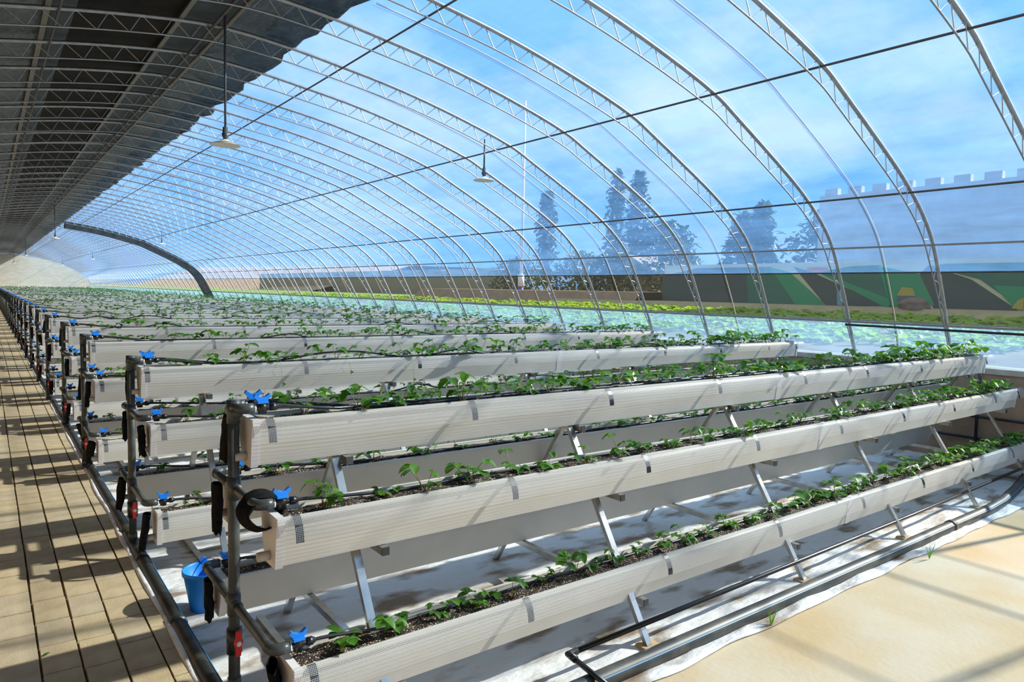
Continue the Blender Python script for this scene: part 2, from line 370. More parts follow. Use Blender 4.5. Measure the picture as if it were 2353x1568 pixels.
# pavers: columns along Y
PW, PL = 0.178, 0.335
pm = []
for mt in ('paver_m', 'paver_m2'):
    q = MB(); a, b_, h = PW/2-0.0035, PL/2-0.0042, 0.016
    q.grid([[(-a, -b_, 0), (-a, b_, 0)], [(-a+0.003, -b_+0.003, h), (-a+0.003, b_-0.003, h)], [(a-0.003, -b_+0.003, h), (a-0.003, b_-0.003, h)], [(a, -b_, 0), (a, b_, 0)]])
    i = len(q.v); q.v += [(-a,-b_,0),(a,-b_,0),(a-0.003,-b_+0.003,h),(-a+0.003,-b_+0.003,h),(-a,b_,0),(a,b_,0),(a-0.003,b_-0.003,h),(-a+0.003,b_-0.003,h)]
    q.face((i,i+1,i+2,i+3)); q.face((i+4,i+5,i+6,i+7))
    pm.append(q.mesh('paver', mt))
cnt = 0; rest = MB()
for c in range(4, -4, -1):
    pass
cells = []
for c in range(8):
    xc = -0.262 - PW/2 - c*PW + 0.0
    if c == 0: pass
    for k in range(int((YEND+0.4)/PL)):
        yc = -0.5 + (0.045 if c % 2 else -0.02) + 0.1*(c % 3) - 0.05 + k*PL
        if yc > YEND-0.3: continue
        cells.append((yc, xc, c))
cells.sort()
for k in range(int(YEND/0.31)):
    rest.box(-0.258, -0.172, -0.5+k*0.31, -0.5+k*0.31+0.303, 0.045, 0.065)
for yc, xc, c in cells:
    vis = xc > -1.0 - 0.0*yc
    if cnt < 296 and vis and yc > -0.35:
        ob('paver', random.choice(pm), walk, (xc + random.uniform(-.002,.002), yc + random.uniform(-.003,.003), 0.050 + random.uniform(-.003,.002)), (0, 0, random.uniform(-.006,.006))); cnt += 1
    else:
        a, b_ = PW/2-0.004, PL/2-0.0042; rest.box(xc-a, xc+a, yc-b_, yc+b_, 0.045, 0.065)
rest.build('paver', 'paver_m', walk, kind='stuff')
# low kerb wall on the sunny side, back wall, far wall
MB().box(9.15, 9.60, YNEAR-6, YEND, -0.3, 1.17).build('wall_right', 'kerb_m', kind='structure', label='low brown earth retaining wall along the sunny side', cat='wall')
MB().box(9.13, 9.62, YNEAR-6, YEND, 1.17, 1.24).build('trim_1', 'concrete', kind='structure', label='concrete coping on the low retaining wall', cat='coping')
MB().box(-3.3, -3.0, YNEAR-6, YEND, -0.3, 4.42).build('wall_left', 'kerb_m', kind='structure', label='brown earth back wall behind the walkway', cat='wall')
fp = [(q.x, q.y) for q in CUR] + [(-3.0, 0), (9.45, 0)]
MB().prism(fp, YEND, YEND+0.3, 'y').build('wall_far', 'brick_wall', kind='structure', label='pale brick end wall at the far end of the tunnel', cat='wall')

def sheet(pts, y0, y1, ny_, wob=0.0, edge=0.0, seed=0, thick=0.0):
    q = MB(); P = []
    for i in range(ny_+1):
        y = y0 + (y1-y0)*i/ny_; row = []
        for j, a in enumerate(pts):
            x, z = a.x, a.y
            if wob: z += wob*noise.noise(Vector((x*3+seed, y*1.3, seed)))
            if edge and j == 0: x += edge*noise.noise(Vector((seed, y*1.7, 5))); z -= 0.02
            row.append((x, y, z))
        P.append(row)
    return q.grid(P)
sheet(cur_between(8.86, 1.9, 0.035), YNEAR, YEND, 80, 0.006, seed=2).build('ceiling_film', 'film', smooth=True, fix=False, kind='structure', label='clear bluish plastic film stretched over the arched trusses', cat='plastic film')
sheet([Vector((9.47,1.24)), Vector((9.36,1.51)), Vector((9.235,1.78))], YNEAR, YEND, 80, 0.008, seed=7).build('window_1', 'film_low', smooth=True, fix=False, kind='structure', label='hazy plastic film strip above the low kerb wall', cat='plastic film')
sheet([Vector((9.235,1.78)), Vector((9.05,2.12)), Vector((8.86,2.46))], YNEAR, YEND, 20).build('window_2', 'vent_net', fix=False, kind='structure', label='long open vent band covered with grey insect net', cat='vent')
# opaque roof strips left of the film
strips = [(2.33, 1.45, 'roof_teal', 0.05, 0.15, 3, 'crinkled teal plastic sheet edge'), (1.50, 0.98, 'roof_grey', 0.012, 0, 5, 'smooth grey plastic sheet'), (1.02, -0.15, 'roof_dark', 0.02, 0, 8, 'dark brown insulation sheet'),
          (-0.10, -0.40, 'roof_grey', 0.01, 0, 11, 'pale grey sheet strip'), (-0.36, -3.0, 'roof_teal', 0.05, 0, 13, 'crinkled dark plastic sheet')]
roof = ob('ceiling', None, None, (0,0,0), kind='structure', label='dark insulated roof over the walkway side', cat='roof')
for xa, xb, mt, wb, ed, sd, lb in strips:
    n = 14 if wb > 0.04 else 6
    pts = [cur_at(xa + (xb-xa)*i/n, 0.06 + (0.02 if mt == 'roof_dark' else 0.0)) for i in range(n+1)]
    s = sheet(pts, YNEAR, YEND, 300 if ed else 120, wb, ed, sd)
    s.build('roof_sheet', mt, roof, smooth=True, fix=False, label=lb)
sheet([cur_at(2.25 + (-3.1-2.25)*i/20, 0.14) for i in range(21)], YNEAR, YEND, 4).build('roof_blanket', 'roof_dark', roof, fix=False, label='thick insulation blanket on top')

# ------------------------------------------------------------------ arch trusses
RIB0, RIBD = 0.585, 1.315
OFFS = 0.19
def truss_meshes():
    out = [(q.x, 0, q.y) for q in CUR]
    a = MB().tube(out, 0.024, 7, ref=(0,1,0)).mesh('outer_chord', 'steel', True)
    def depth(x): return 0.02 + (OFFS-0.02)*min(1, max(0, (9.45-x)/0.75))
    inner = []
    for i, q in enumerate(CUR):
        d = (CUR[min(i+1, len(CUR)-1)] - CUR[max(i-1, 0)]).normalized(); nrm = Vector((d.y, -d.x))
        r = q - nrm*depth(q.x); inner.append((r.x, 0, r.y))
    b = MB().tube(inner, 0.0095, 6, ref=(0,1,0)).mesh('inner_chord', 'steel', True)
    # zigzag rod
    L_ = [0]
    for i in range(1, len(CUR)): L_.append(L_[-1] + (CUR[i]-CUR[i-1]).length)
    def at(s):
        for i in range(len(L_)-1):
            if s <= L_[i+1]:
                t = (s-L_[i])/(L_[i+1]-L_[i]); q = CUR[i].lerp(CUR[i+1], t); d = (CUR[min(i+2,len(CUR)-1)]-CUR[max(i-1,0)]).normalized(); return q, Vector((d.y, -d.x))
        return CUR[-1], Vector((0,1))
    z = []; s = 0.32; k = 0
    while s < L_[-1]:
        for ds, dd in ((0.0, 0.93), (0.012, 0.985), (0.028, 0.93)) if k % 2 == 0 else ((0.0, 0.10), (0.02, 0.06), (0.04, 0.10)):
            q, nrm = at(min(s+ds, L_[-1])); r = q - nrm*depth(q.x)*dd; z.append((r.x, 0, r.y))
        s += 0.165; k += 1
    c = MB().tube(z, 0.0058, 5, ref=(0,1,0)).mesh('web_rod', 'steel', True)
    return a, b, c
TM = truss_meshes()
NRIB = int((YEND-RIB0)/RIBD)
def truss(y, lb, grp):
    t = empty('arch_truss', (0, y, 0), lb, 'truss', grp)
    for nm, me in zip(('outer_chord', 'inner_chord', 'web_rod'), TM): ob(nm, me, t)
for i in range(-5, NRIB):
    if i >= -1: truss(RIB0 + i*RIBD, 'galvanized lattice arch truss, %s from the right edge of the photo' % ordn(i+2), 'arch trusses holding the film roof')
    else: truss(RIB0 + i*RIBD, 'galvanized lattice arch truss over the sand beside the viewpoint, %s towards the near end' % ordn(-1-i), 'arch trusses beside the viewpoint')
# purlins
def purlin(x, r, off, lb, matn='steel', nm='purlin', cat='purlin', dz=0.0, dx=0.0):
    q = cur_at(x, off); mb = MB()
    pts = []
    for i in range(61):
        y = YNEAR + (YEND-YNEAR)*i/60; pts.append((q.x+dx, y, q.y+dz+0.012*noise.noise(Vector((x*7, y*0.35, 2)))))
    mb.tube(pts, r, 6); return mb.build(nm, matn, None, True, label=lb, cat=cat)
q = cur_at(9.2, 0)
MB().box(9.14, 9.17, YNEAR, YEND, 1.735, 1.765).box(9.155, 9.18, YNEAR, YEND, 1.768, 1.785).build('film_rail', 'steel', label='galvanized film rail low along the vent, just above the kerb wall', cat='rail')
MB().box(8.58, 8.60, YNEAR, YEND, 2.77, 2.795).build('film_rail', 'steel', label='galvanized film rail running along the arches above the vent band', cat='rail')
purlin(8.845, 0.011, 0.03, 'dark rolled lower edge of the upper film, along the vent top', 'dark_steel', 'roll_bar', 'roll bar')
purlin(7.9, 0.013, -0.045, 'thin steel purlin third up from the kerb, across the trusses', 'grey_plate')
purlin(5.77, 0.013, -0.045, 'thin steel purlin halfway up the film roof, behind the nearer pendant lamp', 'grey_plate')
purlin(2.92, 0.012, -0.045, 'thin steel purlin closest to the dark roof edge', 'grey_plate')
purlin(1.38, 0.022, -0.065, 'pale conduit running under the dark roof beside a steel pipe', 'rail', 'conduit', 'conduit')
purlin(1.25, 0.018, -0.06, 'steel pipe under the dark roof carrying the tall pendant lamps', 'grey_plate')
purlin(-0.30, 0.014, -0.05, 'steel purlin under the dark roof above the walkway', 'grey_plate')
for x, wd in ((0.93, 0.05), (-0.38, 0.055)):
    q = cur_at(x, 0.02); MB().box(q.x-wd/2, q.x+wd/2, YNEAR, YEND, q.y-0.012, q.y+0.012).build('roof_batten', 'rail', label='pale flat batten under the dark roof, %s' % ('on the film side' if x > 0 else 'above the walkway'), cat='batten')
# ropes over the film between trusses
for i in range(-1, 12):
    y = RIB0 + (i*2+0.52)*RIBD
    pts = [(a.x, y, a.y) for a in cur_between(9.45, 2.3, 0.06)]
    MB().tube(pts, 0.011, 5, ref=(0,1,0)).build('film_rope', 'rope', None, True, label='pale rope over the film between trusses, %s from the right' % ordn(i+2), cat='rope', group='ropes holding down the film')
# dark partition arch
pts = cur_between(9.45, 2.15, -0.02); mb = MB(); yk = 38.6
inn = cur_between(9.45, 2.15, -0.34)
P2 = []
for a, b_ in zip(pts, inn):
    P2.append([(a.x, yk-0.32, a.y), (b_.x, yk-0.32, b_.y), (b_.x, yk+0.32, b_.y), (a.x, yk+0.32, a.y), (a.x, yk-0.32, a.y)])
mb.grid(P2); mb.build('partition_arch', 'curtain_m', label='wide black curtain arch spanning the tunnel midway', cat='arch')

# ------------------------------------------------------------------ troughs
TW, TH = 0.20, 0.22
def trough_meshes(s, length=LEN):
    """local frame: origin at walkway end, near top edge at y=0 (s=1 net on the -y side, s=-1 mirrored about y=0.1)"""
    def Y(y): return y if s == 1 else TW - y
    A = [(0.0,0.0),(0.024,-TH),(TW-0.045,-TH),(TW,0.0)]
    inn = [(TW-0.008,0.0),(TW-0.051,-TH+0.008),(0.030,-TH+0.008),(0.008,0.0)]
    body = MB()
    ring = [(-0.010,-0.014),(-0.010,0.004),(0.010,0.004),(0.010,-0.006),(0.031,-TH+0.008),(TW-0.052,-TH+0.008),(TW-0.010,-0.006),(TW-0.010,0.004),(TW+0.010,0.004),(TW+0.010,-0.014),(TW,-0.014),(TW-0.045,-TH),(0.024,-TH),(0.0,-0.014)]
    body.prism([(Y(a), b) for a, b in ring], 0.02, length, 'x')
    cap = MB(); e = 0.008
    cp = [(-0.016,0.006),(TW+0.014,0.006),(TW+0.008,-0.02),(TW-0.010,-0.13),(TW-0.05,-TH-0.008),(0.018,-TH-0.008),(-0.004,-0.03),(-0.016,-0.024)]
    cap.prism([(Y(a), b) for a, b in cp], 0.0, 0.034, 'x')
    stub = MB().tube([(-0.055, Y(0.085), -TH+0.038), (0.004, Y(0.085), -TH+0.038)], 0.021, 12)
    soil = MB(); P = []; nl = int(length/0.045)
    for i in range(nl+1):
        x = 0.03 + (length-0.05)*i/nl; row = []
        for j in range(7):
            y = 0.011 + (TW-0.022)*j/6
            h = -0.020 + 0.013*math.sin(PI*j/6) + 0.018*noise.noise(Vector((x*9+s*40, y*22, 3))) + 0.008*noise.noise(Vector((x*30, y*60, 8)))
            row.append((x, Y(y), min(h, 0.002)))
        P.append(row)
    soil.grid(P)
    # net hung over arms: from rim, bulging out, ending half-way down
    net = MB(); prof = [(0.013,0.0045),(0.004,0.0075),(-0.012,0.006),(-0.028,-0.010),(-0.042,-0.030),(-0.052,-0.054),(-0.058,-0.080),(-0.060,-0.102)]
    P = []; n = 46
    for i in range(n+1):
        x = -0.005 + (length+0.11)*i/n; row = []
        for k, (a, b) in enumerate(prof):
            if x > length: a, b = a-0.012*(k/7), b+0.012*(k/7)
            sag = 0.006*noise.noise(Vector((x*1.3, k*0.4, s*9)))*(k/7)
            row.append((x, Y(a+sag), b - 0.008*(k/7)*noise.noise(Vector((x*0.9, 7, s)))))
        P.append(row)
    net.grid(P)
    me_net = net.mesh('net_cover', 'net', True, fix=False)
    uv = me_net.uv_layers.new(name='UVMap'); acc = [0]
    for k in range(1, len(prof)): acc.append(acc[-1] + math.dist(prof[k], prof[k-1]))
    np_ = len(prof)
    for lp in me_net.loops:
        vi = lp.vertex_index; uv.data[lp.index].uv = (me_net.vertices[vi].co.x, acc[vi % np_])
    arm = MB(); ap = [(0.0,0.005),(-0.011,0.003),(-0.025,-0.011),(-0.039,-0.031),(-0.049,-0.055),(-0.055,-0.081),(-0.057,-0.100)]
    for (a, b), (c, d) in zip(ap, ap[1:]): arm.beam((0, Y(a), b), (0, Y(c), d), 0.036, 0.0045, (1,0,0))
    joint = MB(); jr = [(-0.013,0.007),(-0.013,-0.016),(-0.003,-0.016),(0.021,-TH-0.003),(0.024,-TH-0.003),(0.0,-0.014),(0.02,0.0045),(0.02,0.007)]
    joint.prism([(Y(a), b) for a, b in jr], -0.03, 0.03, 'x')
    return dict(body=body.mesh('body','pvc_white'), cap=cap.mesh('end_cap','pvc_cap'), stub=stub.mesh('drain_stub','pvc_stub',True), soil=soil.mesh('soil','soil',True,fix=False),
                net=me_net, arm=arm.mesh('net_arm','black_plastic'), joint=joint.mesh('joint_strap','pvc_cap'))
TRM = {1: trough_meshes(1), -1: trough_meshes(-1)}
ARMX = [0.055, 1.24, 2.33, 3.50, 4.68, 5.80, 6.95, 8.05, 8.78]
def tier_pos(r, t): yo, z, s = TIER[t]; return Vector((XOFF[r], ROWY[r]+yo, z))
for r in range(NROW):
    for t in (range(5) if r < 6 else (0, 1, 2)):
        yo, z, s = TIER[t]; M_ = TRM[s]
        T = empty('planting_trough', tier_pos(r, t), 'long white plastic planting trough, %s one on %s' % (TNAME[t], rackname(r)), 'planter', 'planting troughs on the racks')
        ob('body', M_['body'], T); ob('end_cap', M_['cap'], T); ob('end_cap', M_['cap'], T, (LEN-0.012, 0, 0)); ob('soil', M_['soil'], T, label='dark potting mix with white perlite grains')
        if r < 12: ob('drain_stub', M_['stub'], T)
        if s == 1: 
            ob('net_cover', M_['net'], T, label='fine white plastic net draped along the outer side')
            if r < 6:
                for a in ARMX: ob('net_arm', M_['arm'], T, (a + random.uniform(-.03,.03), 0, 0))
        if r < 5:
            for jx in (4.38 + 0.1*(t % 3) - 0.25*(r % 2), ): ob('joint_strap', M_['joint'], T, (jx, 0, 0))

# ------------------------------------------------------------------ racks
FX = [0.43, 2.04, 3.70, 5.30, 6.88, 8.45]
def a_frame_meshes():
    q = {}
    for nm, sg in (('n', -1), ('f', 1)):
        q[nm] = MB().beam((0, sg*0.80, 0.0), (0, sg*0.045, 1.19), 0.040, 0.028, (1,0,0)).mesh('leg', 'steel_leg')
    def bar(hw, z, full):
        m = MB()
        m.box(-0.018, 0.018, -hw, hw, z-0.038, z)
        m.box(-0.0185, 0.0185, -hw-0.006, -hw+0.001, z-0.0385, z+0.0005, 1).box(-0.0185, 0.0185, hw-0.001, hw+0.006, z-0.0385, z+0.0005, 1)
        return m.mesh('crossbar', ['steel_leg', 'dark_steel'])
    q['bars'] = [bar(0.13, 1.42-TH-0.002, 1), bar(0.46, 1.044-TH-0.002, 1), bar(0.68, 0.463-TH-0.002, 1)]
    m = MB(); m.box(-0.02, 0.02, -0.80, 0.80, 0.012, 0.05); q['foot'] = m.mesh('foot_bar', 'steel_leg')
    return q
AF = a_frame_meshes()
for r in range(NROW):
    R_ = empty('planting_rack', (XOFF[r], ROWY[r]+0.1, 0), 'silver steel A-frame rack carrying white troughs, %s' % ('nearest one' if r == 0 else ordn(r+1)+' from the front'), 'rack', 'A-frame planting racks')
    for i, x in enumerate(FX if r < 10 else FX[:1]+FX[-1:]):
        ob('leg', AF['n'], R_, (x, 0, 0)); ob('leg', AF['f'], R_, (x+0.045, 0, 0))
        for b in AF['bars']: ob('crossbar', b, R_, (x+0.085 if b is not AF['bars'][0] else x+0.045, 0, 0))
        if i in (0, 5): ob('foot_bar', AF['foot'], R_, (x-0.05 if i else x-0.12, 0, 0))

# ------------------------------------------------------------------ irrigation risers
RP = 0.027
def arcpts(c, a, b, r=0.05, n=5):                            # rounded corner at c between directions a,b
    c = Vector(c); a = Vector(a); b = Vector(b)
    return [c + a*(r*(1-t)**2) + b*(r*t**2) for t in [i/n for i in range(n+1)]]
def riser_meshes():
    q = {}
    q['post'] = MB().tube([(0,0,0.09),(0,0,1.47)], RP, 14).mesh('riser_pipe', 'pvc_grey', True)
    q['tee'] = MB().tube([(0,0,-0.055),(0,0,0.055)], RP+0.0045, 14).tube([(0,-0.06,0),(0,0.06,0)], RP*0.86+0.004, 14).mesh('tee_fitting', 'pvc_grey', True)
    q['foot'] = MB().tube([(0,0,0.03),(0,0,0.10)], RP+0.010, 14).tube([(0,0,0.10),(0,0,0.15)], RP+0.005, 14).mesh('base_fitting', 'pvc_grey', True)
    for nm, a in (('top', 0.07), ('mid', 0.345), ('low', 0.555)):
        for s in (-1, 1):
            pts = [(0, s*0.02, 0)] + arcpts((0, s*a, 0), (0, -s, 0), (1, 0, 0), 0.045) + [(0.075, s*a, 0)]
            q[nm, s] = MB().tube(pts, RP*0.8, 12).mesh('branch_pipe', 'pvc_grey', True)
            e = [(0, s*(a-0.055), 0)] + arcpts((0, s*a, 0), (0, -s, 0), (1, 0, 0), 0.045) + [(0.07, s*a, 0)]
            q[nm, s, 'e'] = MB().tube(e, RP*0.8+0.0035, 12).mesh('elbow', 'pvc_grey', True)
    q['ring'] = MB().tube([(0.068,0,0),(0.080,0,0)], RP*0.8-0.002, 12).mesh('white_ring', 'white_plastic', True)
    q['valve'] = MB().tube([(0.075,0,0),(0.185,0,0)], 0.013, 10).tube([(0.112,0,-0.028),(0.112,0,0.026)], 0.021, 12).tube([(0.15,0,0),(0.175,0,0)], 0.019, 10).mesh('valve_body', 'black_plastic', True)
    poly = [(-0.022,0.0),(0.022,0.0),(0.025,0.012),(0.041,0.030),(0.033,0.043),(0.016,0.029),(0,0.025),(-0.016,0.029),(-0.033,0.043),(-0.041,0.030),(-0.025,0.012)]
    q['handle'] = MB().prism([(x*1.0+0.112, z+0.024) for x, z in poly], -0.010, 0.010, 'y').prism([(0.112-0.026,0.022),(0.112+0.026,0.022),(0.112+0.024,0.032),(0.112-0.024,0.032)], -0.022, 0.022, 'y').mesh('valve_handle', 'blue_plastic')
    q['rbody'] = MB().tube([(0,0,-0.06),(0,0,0.06)], RP+0.009, 12).tube([(0,-0.005,0),(0.012,-0.042,0)], 0.017, 10).mesh('ball_valve', 'black_plastic', True)
    rp = [(-0.010,-0.062),(0.010,-0.062),(0.014,-0.02),(0.020,0.0),(0.014,0.02),(0.010,0.062),(-0.010,0.062),(-0.014,0.02),(-0.020,0.0),(-0.014,-0.02)]
    q['rhand'] = MB().prism(rp, -0.052, -0.038, 'y').mesh('red_lever', 'red_plastic')
    q['rdisc'] = MB().tube([(0,-0.051,0),(0,-0.056,0)], 0.012, 14).mesh('lever_cap', 'white_plastic', True)
    return q
RM = riser_meshes()
ZB = {'top': 1.475, 'mid': 1.088, 'low': 0.520}
for r in range(NROW):
    I = empty('irrigation_riser', (XOFF[r]-0.055, ROWY[r]+0.1, 0), 'dark grey irrigation riser pipe with blue valves at %s' % rackname(r), 'water pipe', 'irrigation risers at the rack ends')
    ob('riser_pipe', RM['post'], I); ob('base_fitting', RM['foot'], I)
    for nm in ('top', 'mid', 'low'):
        if r < 14: ob('tee_fitting', RM['tee'], I, (0, 0, ZB[nm]-(0.02 if nm == 'top' else 0)))
        a = {'top': 0.07, 'mid': 0.345, 'low': 0.555}[nm]
        for s in (-1, 1):
            if r > 8 and (s == 1 and nm != 'top'): continue
            ob('branch_pipe', RM[nm, s], I, (0, 0, ZB[nm]))
            if r < 8: ob('elbow', RM[nm, s, 'e'], I, (0, 0, ZB[nm])); ob('white_ring', RM['ring'], I, (0, s*a, ZB[nm]))
            v = ob('valve_body', RM['valve'], I, (0, s*a, ZB[nm])); ob('valve_handle', RM['handle'], v, label='blue butterfly handle')
    if r < 10:
        v = ob('ball_valve', RM['rbody'], I, (0, 0, 0.335), (0, 0, 0.15)); h = ob('red_lever', RM['rhand'], v, label='red lever handle'); ob('lever_cap', RM['rdisc'], v)

# drip hoses lying on the soil
for r in range(10):
    for t in ((0, 1, 2, 3, 4) if r < 2 else (0, 1, 2) if r < 5 else (0,)):
        yo, z, s = TIER[t]; nm = {0: 'top', 1: 'mid', 2: 'low', 3: 'mid', 4: 'low'}[t]
        for h in ((0, 1) if t == 0 else (0,)):
            a = {'top': 0.07, 'mid': 0.345, 'low': 0.555}[nm]*(-1 if (t in (1, 2) or h == 0 and t == 0) else 1)
            ys = ROWY[r]+0.1+a; yc = ROWY[r]+yo+0.1
            pts = [(XOFF[r]+0.12, ys, ZB[nm]), (XOFF[r]+0.20, ys, ZB[nm]-0.004), (XOFF[r]+0.45, ys*0.8+yc*0.2, z+0.02)]
            x = 0.7; rnd = random.Random(r*50+t*7+h)
            lift = 0
            while x < LEN-0.1:
                off = (0.045 if h == 0 else -0.03) if t == 0 else 0.03
                bump = 0.055 if (rnd.random() < 0.10 and r > 0) else 0.0
                pts.append((XOFF[r]+x, yc + off*(1 if s == 1 else -1) + rnd.uniform(-0.02, 0.02), z+0.004+bump)); x += rnd.uniform(0.22, 0.42)
            cur = catmull([tuple(q) for q in pts], 3)
            mb = MB(); 
            mb.tube(cur, 0.0085, 6)
            mb.build('drip_hose', 'hose', None, True, label='black drip hose on the soil of the %s trough, %s%s' % (TNAME[t], rackname(r), (', nearer of two' if h == 0 else ', farther of two') if t == 0 else ''), cat='hose', group='drip hoses in the troughs')

# black cloth sleeves hanging at the trough ends
def sleeve_mesh(seed, hgt, wid):
    q = MB(); P = []; n = 12; rows = 9
    for i in range(rows+1):
        t = i/rows; row = []
        for j in range(n+1):
            a = 2*PI*j/n
            w_ = wid*(0.45 + 0.55*math.sin(PI*min(1, 0.25+t*0.75))) * (1+0.25*noise.noise(Vector((math.cos(a)*2+seed, math.sin(a)*2, t*3))))
            row.append((0.022*math.cos(a)*(1+0.5*noise.noise(Vector((seed, a, t*4)))) + 0.02*t*math.sin(seed), w_*math.sin(a) + 0.03*t*math.cos(seed*2), -hgt*t + (0.03*noise.noise(Vector((a*2, seed, 1))) if i == rows else 0)))
        P.append(row)
    return q.grid(P).mesh('cloth_sleeve', 'black_cloth', True)
SL = [sleeve_mesh(k*3.7, h_, w_) for k, (h_, w_) in enumerate([(0.23, 0.075), (0.27, 0.065), (0.21, 0.08), (0.25, 0.06)])]
for r in range(14):
    for t in (0, 1, 2, 3, 4) if r < 3 else (0, 1, 2):
        if (r, t) == (0, 1): continue
        yo, z, s = TIER[t]; rr = random.Random(r*9+t)
        z0 = z + (0.0 if t == 0 else -0.015); y0 = ROWY[r]+yo+0.1 + (0.02 if t == 0 else 0.0)
        ob('cloth_sleeve', SL[(r+t) % 4], None, (XOFF[r]-0.055 if t == 0 else XOFF[r]-0.045, y0 + (0.06 if t == 0 else rr.uniform(-.03, .03)), z0), (rr.uniform(-.15,.15), rr.uniform(-.1,.1), rr.uniform(-.4,.4)),
           label='limp black cloth sleeve at the %s trough end of %s' % (TNAME[t], rackname(r)), cat='cloth', group='black cloth sleeves at the trough ends')
# looped sleeve around the middle near elbow of the nearest rack
mb = MB(); P = []
for i in range(33):
    a = 2*PI*i/32; row = []
    for k in range(8):
        wv = k/7                                              # a soft band, inner lip to outer lip
        rx = 0.070 + 0.022*wv + 0.010*math.sin(2*a+1); rz = 0.066 + 0.030*wv + 0.012*(math.sin(a) < 0)*wv
        row.append((0.03 + rx*math.cos(a) + 0.006*noise.noise(Vector((a*2, wv*3, 1))), -0.05 + 0.115*wv + 0.02*math.sin(a) + 0.01*noise.noise(Vector((a*3, wv*2, 4))), rz*math.sin(a)*(1.05 if math.sin(a) < 0 else 0.8)))
    P.append(row)
mb.grid(P); o = mb.build('cloth_loop', 'black_cloth', None, True, loc=(-0.045, -0.215, 1.055), label='black cloth looped round the middle pipe elbow of the nearest rack', cat='cloth')
sm = o.modifiers.new('thick', 'SOLIDIFY'); sm.thickness = 0.008

# ------------------------------------------------------------------ long pipes on the floor
def pipe(nm, pts, r, matn, lb, line=None, rings=()):
    P_ = empty(nm, pts[0], lb, 'pipe')
    o = Vector(pts[0]); lp = [Vector(q)-o for q in pts]
    MB().tube(lp, r, 18).build('tube', matn, P_, True)
    if line: MB().tube([q + Vector(line) for q in lp], 0.0035, 5).build('blue_stripe', 'blue_line', P_)
    for a in rings:
        a = Vector(a)-o; d = (lp[1]-lp[0]).normalized(); MB().tube([a-d*0.03, a+d*0.03], r+0.006, 18).build('coupling', matn, P_, True)
    return P_
pp = []
for i in range(60):
    y = -0.86 + (YEND-1+0.86)*i/59 if i > 20 else -0.86 + i*0.75
    pp.append((y, 0))
ys = sorted({round(-0.86+0.5*i, 2) for i in range(40)} | {20+4*i for i in range(15)})
pipe('supply_pipe', [(-0.118 + 0.012*noise.noise(Vector((y*0.5, 1, 1))), y, 0.052) for y in ys], 0.046, 'main_pipe', 'thick black supply pipe with blue stripe along the walkway', (0.034, 0, 0.0325),
     [(-0.118, y_, 0.052) for y_ in (1.05, 2.2, 2.9, 5.2, 7.9, 10.6)])
MB().tube([(-0.170 + 0.014*noise.noise(Vector((y*1.3, 5, 1))), y, 0.050+0.01*noise.noise(Vector((y*2, 1, 9)))) for y in [-0.86+0.25*i for i in range(90)]] + [(-0.17, 60, 0.05)], [0.026+0.006*noise.noise(Vector((i*0.8, 3, 3))) for i in range(91)], 9).build('cloth_roll', 'cloth_strip', None, True, label='rolled white cloth edge between the pavers and the supply pipe', cat='cloth')
fpp = [(-0.12 + 0.3*i, -0.815, 0.05) for i in range(24)] + [(7.2, -0.79, 0.05), (7.9, -0.70, 0.055), (8.7, -0.57, 0.08), (9.05, -0.52, 0.10)]
pipe('supply_pipe', fpp, 0.049, 'front_pipe_m', 'thick dark pipe with blue stripe lying across in front of the nearest rack', (0, -0.040, 0.026), [(5.9, -0.815, 0.05)])
tp = [(1.50, -0.98, 0.10)] + [(1.44, -0.70, 0.145)] 
P_ = empty('drain_pipe', (1.44, -0.66, 0.145), 'thin black bent pipe under the lowest trough of the nearest rack', 'pipe')
MB().tube([(0.03, -0.30, -0.06), (0, 0, 0)], 0.0155, 12).build('short_pipe', 'black_plastic', P_, True)
MB().tube([(0, 0, 0), (2.2, 0.03, 0.0), (4.2, 0.06, 0.0), (7.3, 0.10, 0.03)], 0.0155, 12).build('long_pipe', 'black_plastic', P_, True)
MB().tube([(0.008, -0.05, -0.01), (0, 0, 0), (0.06, 0.001, 0)], 0.0205, 12).build('elbow', 'black_plastic', P_, True)
# black pipes on the kerb
for x, y0, y1, z, lb in ((9.10, -3, 1.9, 1.70, 'black pipe fixed along the low film rail at the right'), (9.11, -2, 4, 0.62, 'black pipe low on the brown retaining wall'), (9.11, -2, 3, 0.34, 'lower black pipe on the brown retaining wall')):
    MB().tube([(x, y0, z), (x, (y0+y1)/2, z-0.01), (x, y1, z+0.005)], 0.017, 8).build('black_pipe', 'black_plastic', None, True, label=lb, cat='pipe')
MB().tube([(9.08, 0.12, 0.0), (9.08, 0.12, 1.30)], 0.02, 8).build('black_pipe', 'black_plastic', None, True, label='upright black pipe against the brown retaining wall', cat='pipe')
# blocks under the near legs
for i, x in enumerate(FX[1:5]):
    MB().prism([(x-0.06, 0.0), (x+0.07, 0.0), (x+0.07, 0.03), (x-0.05, 0.03)], -0.72, -0.63, 'y').build('leg_block', 'wood', None, label='small tan block beside a front leg foot, %s from the left' % ordn(i+1), cat='block', group='blocks at the front leg feet')

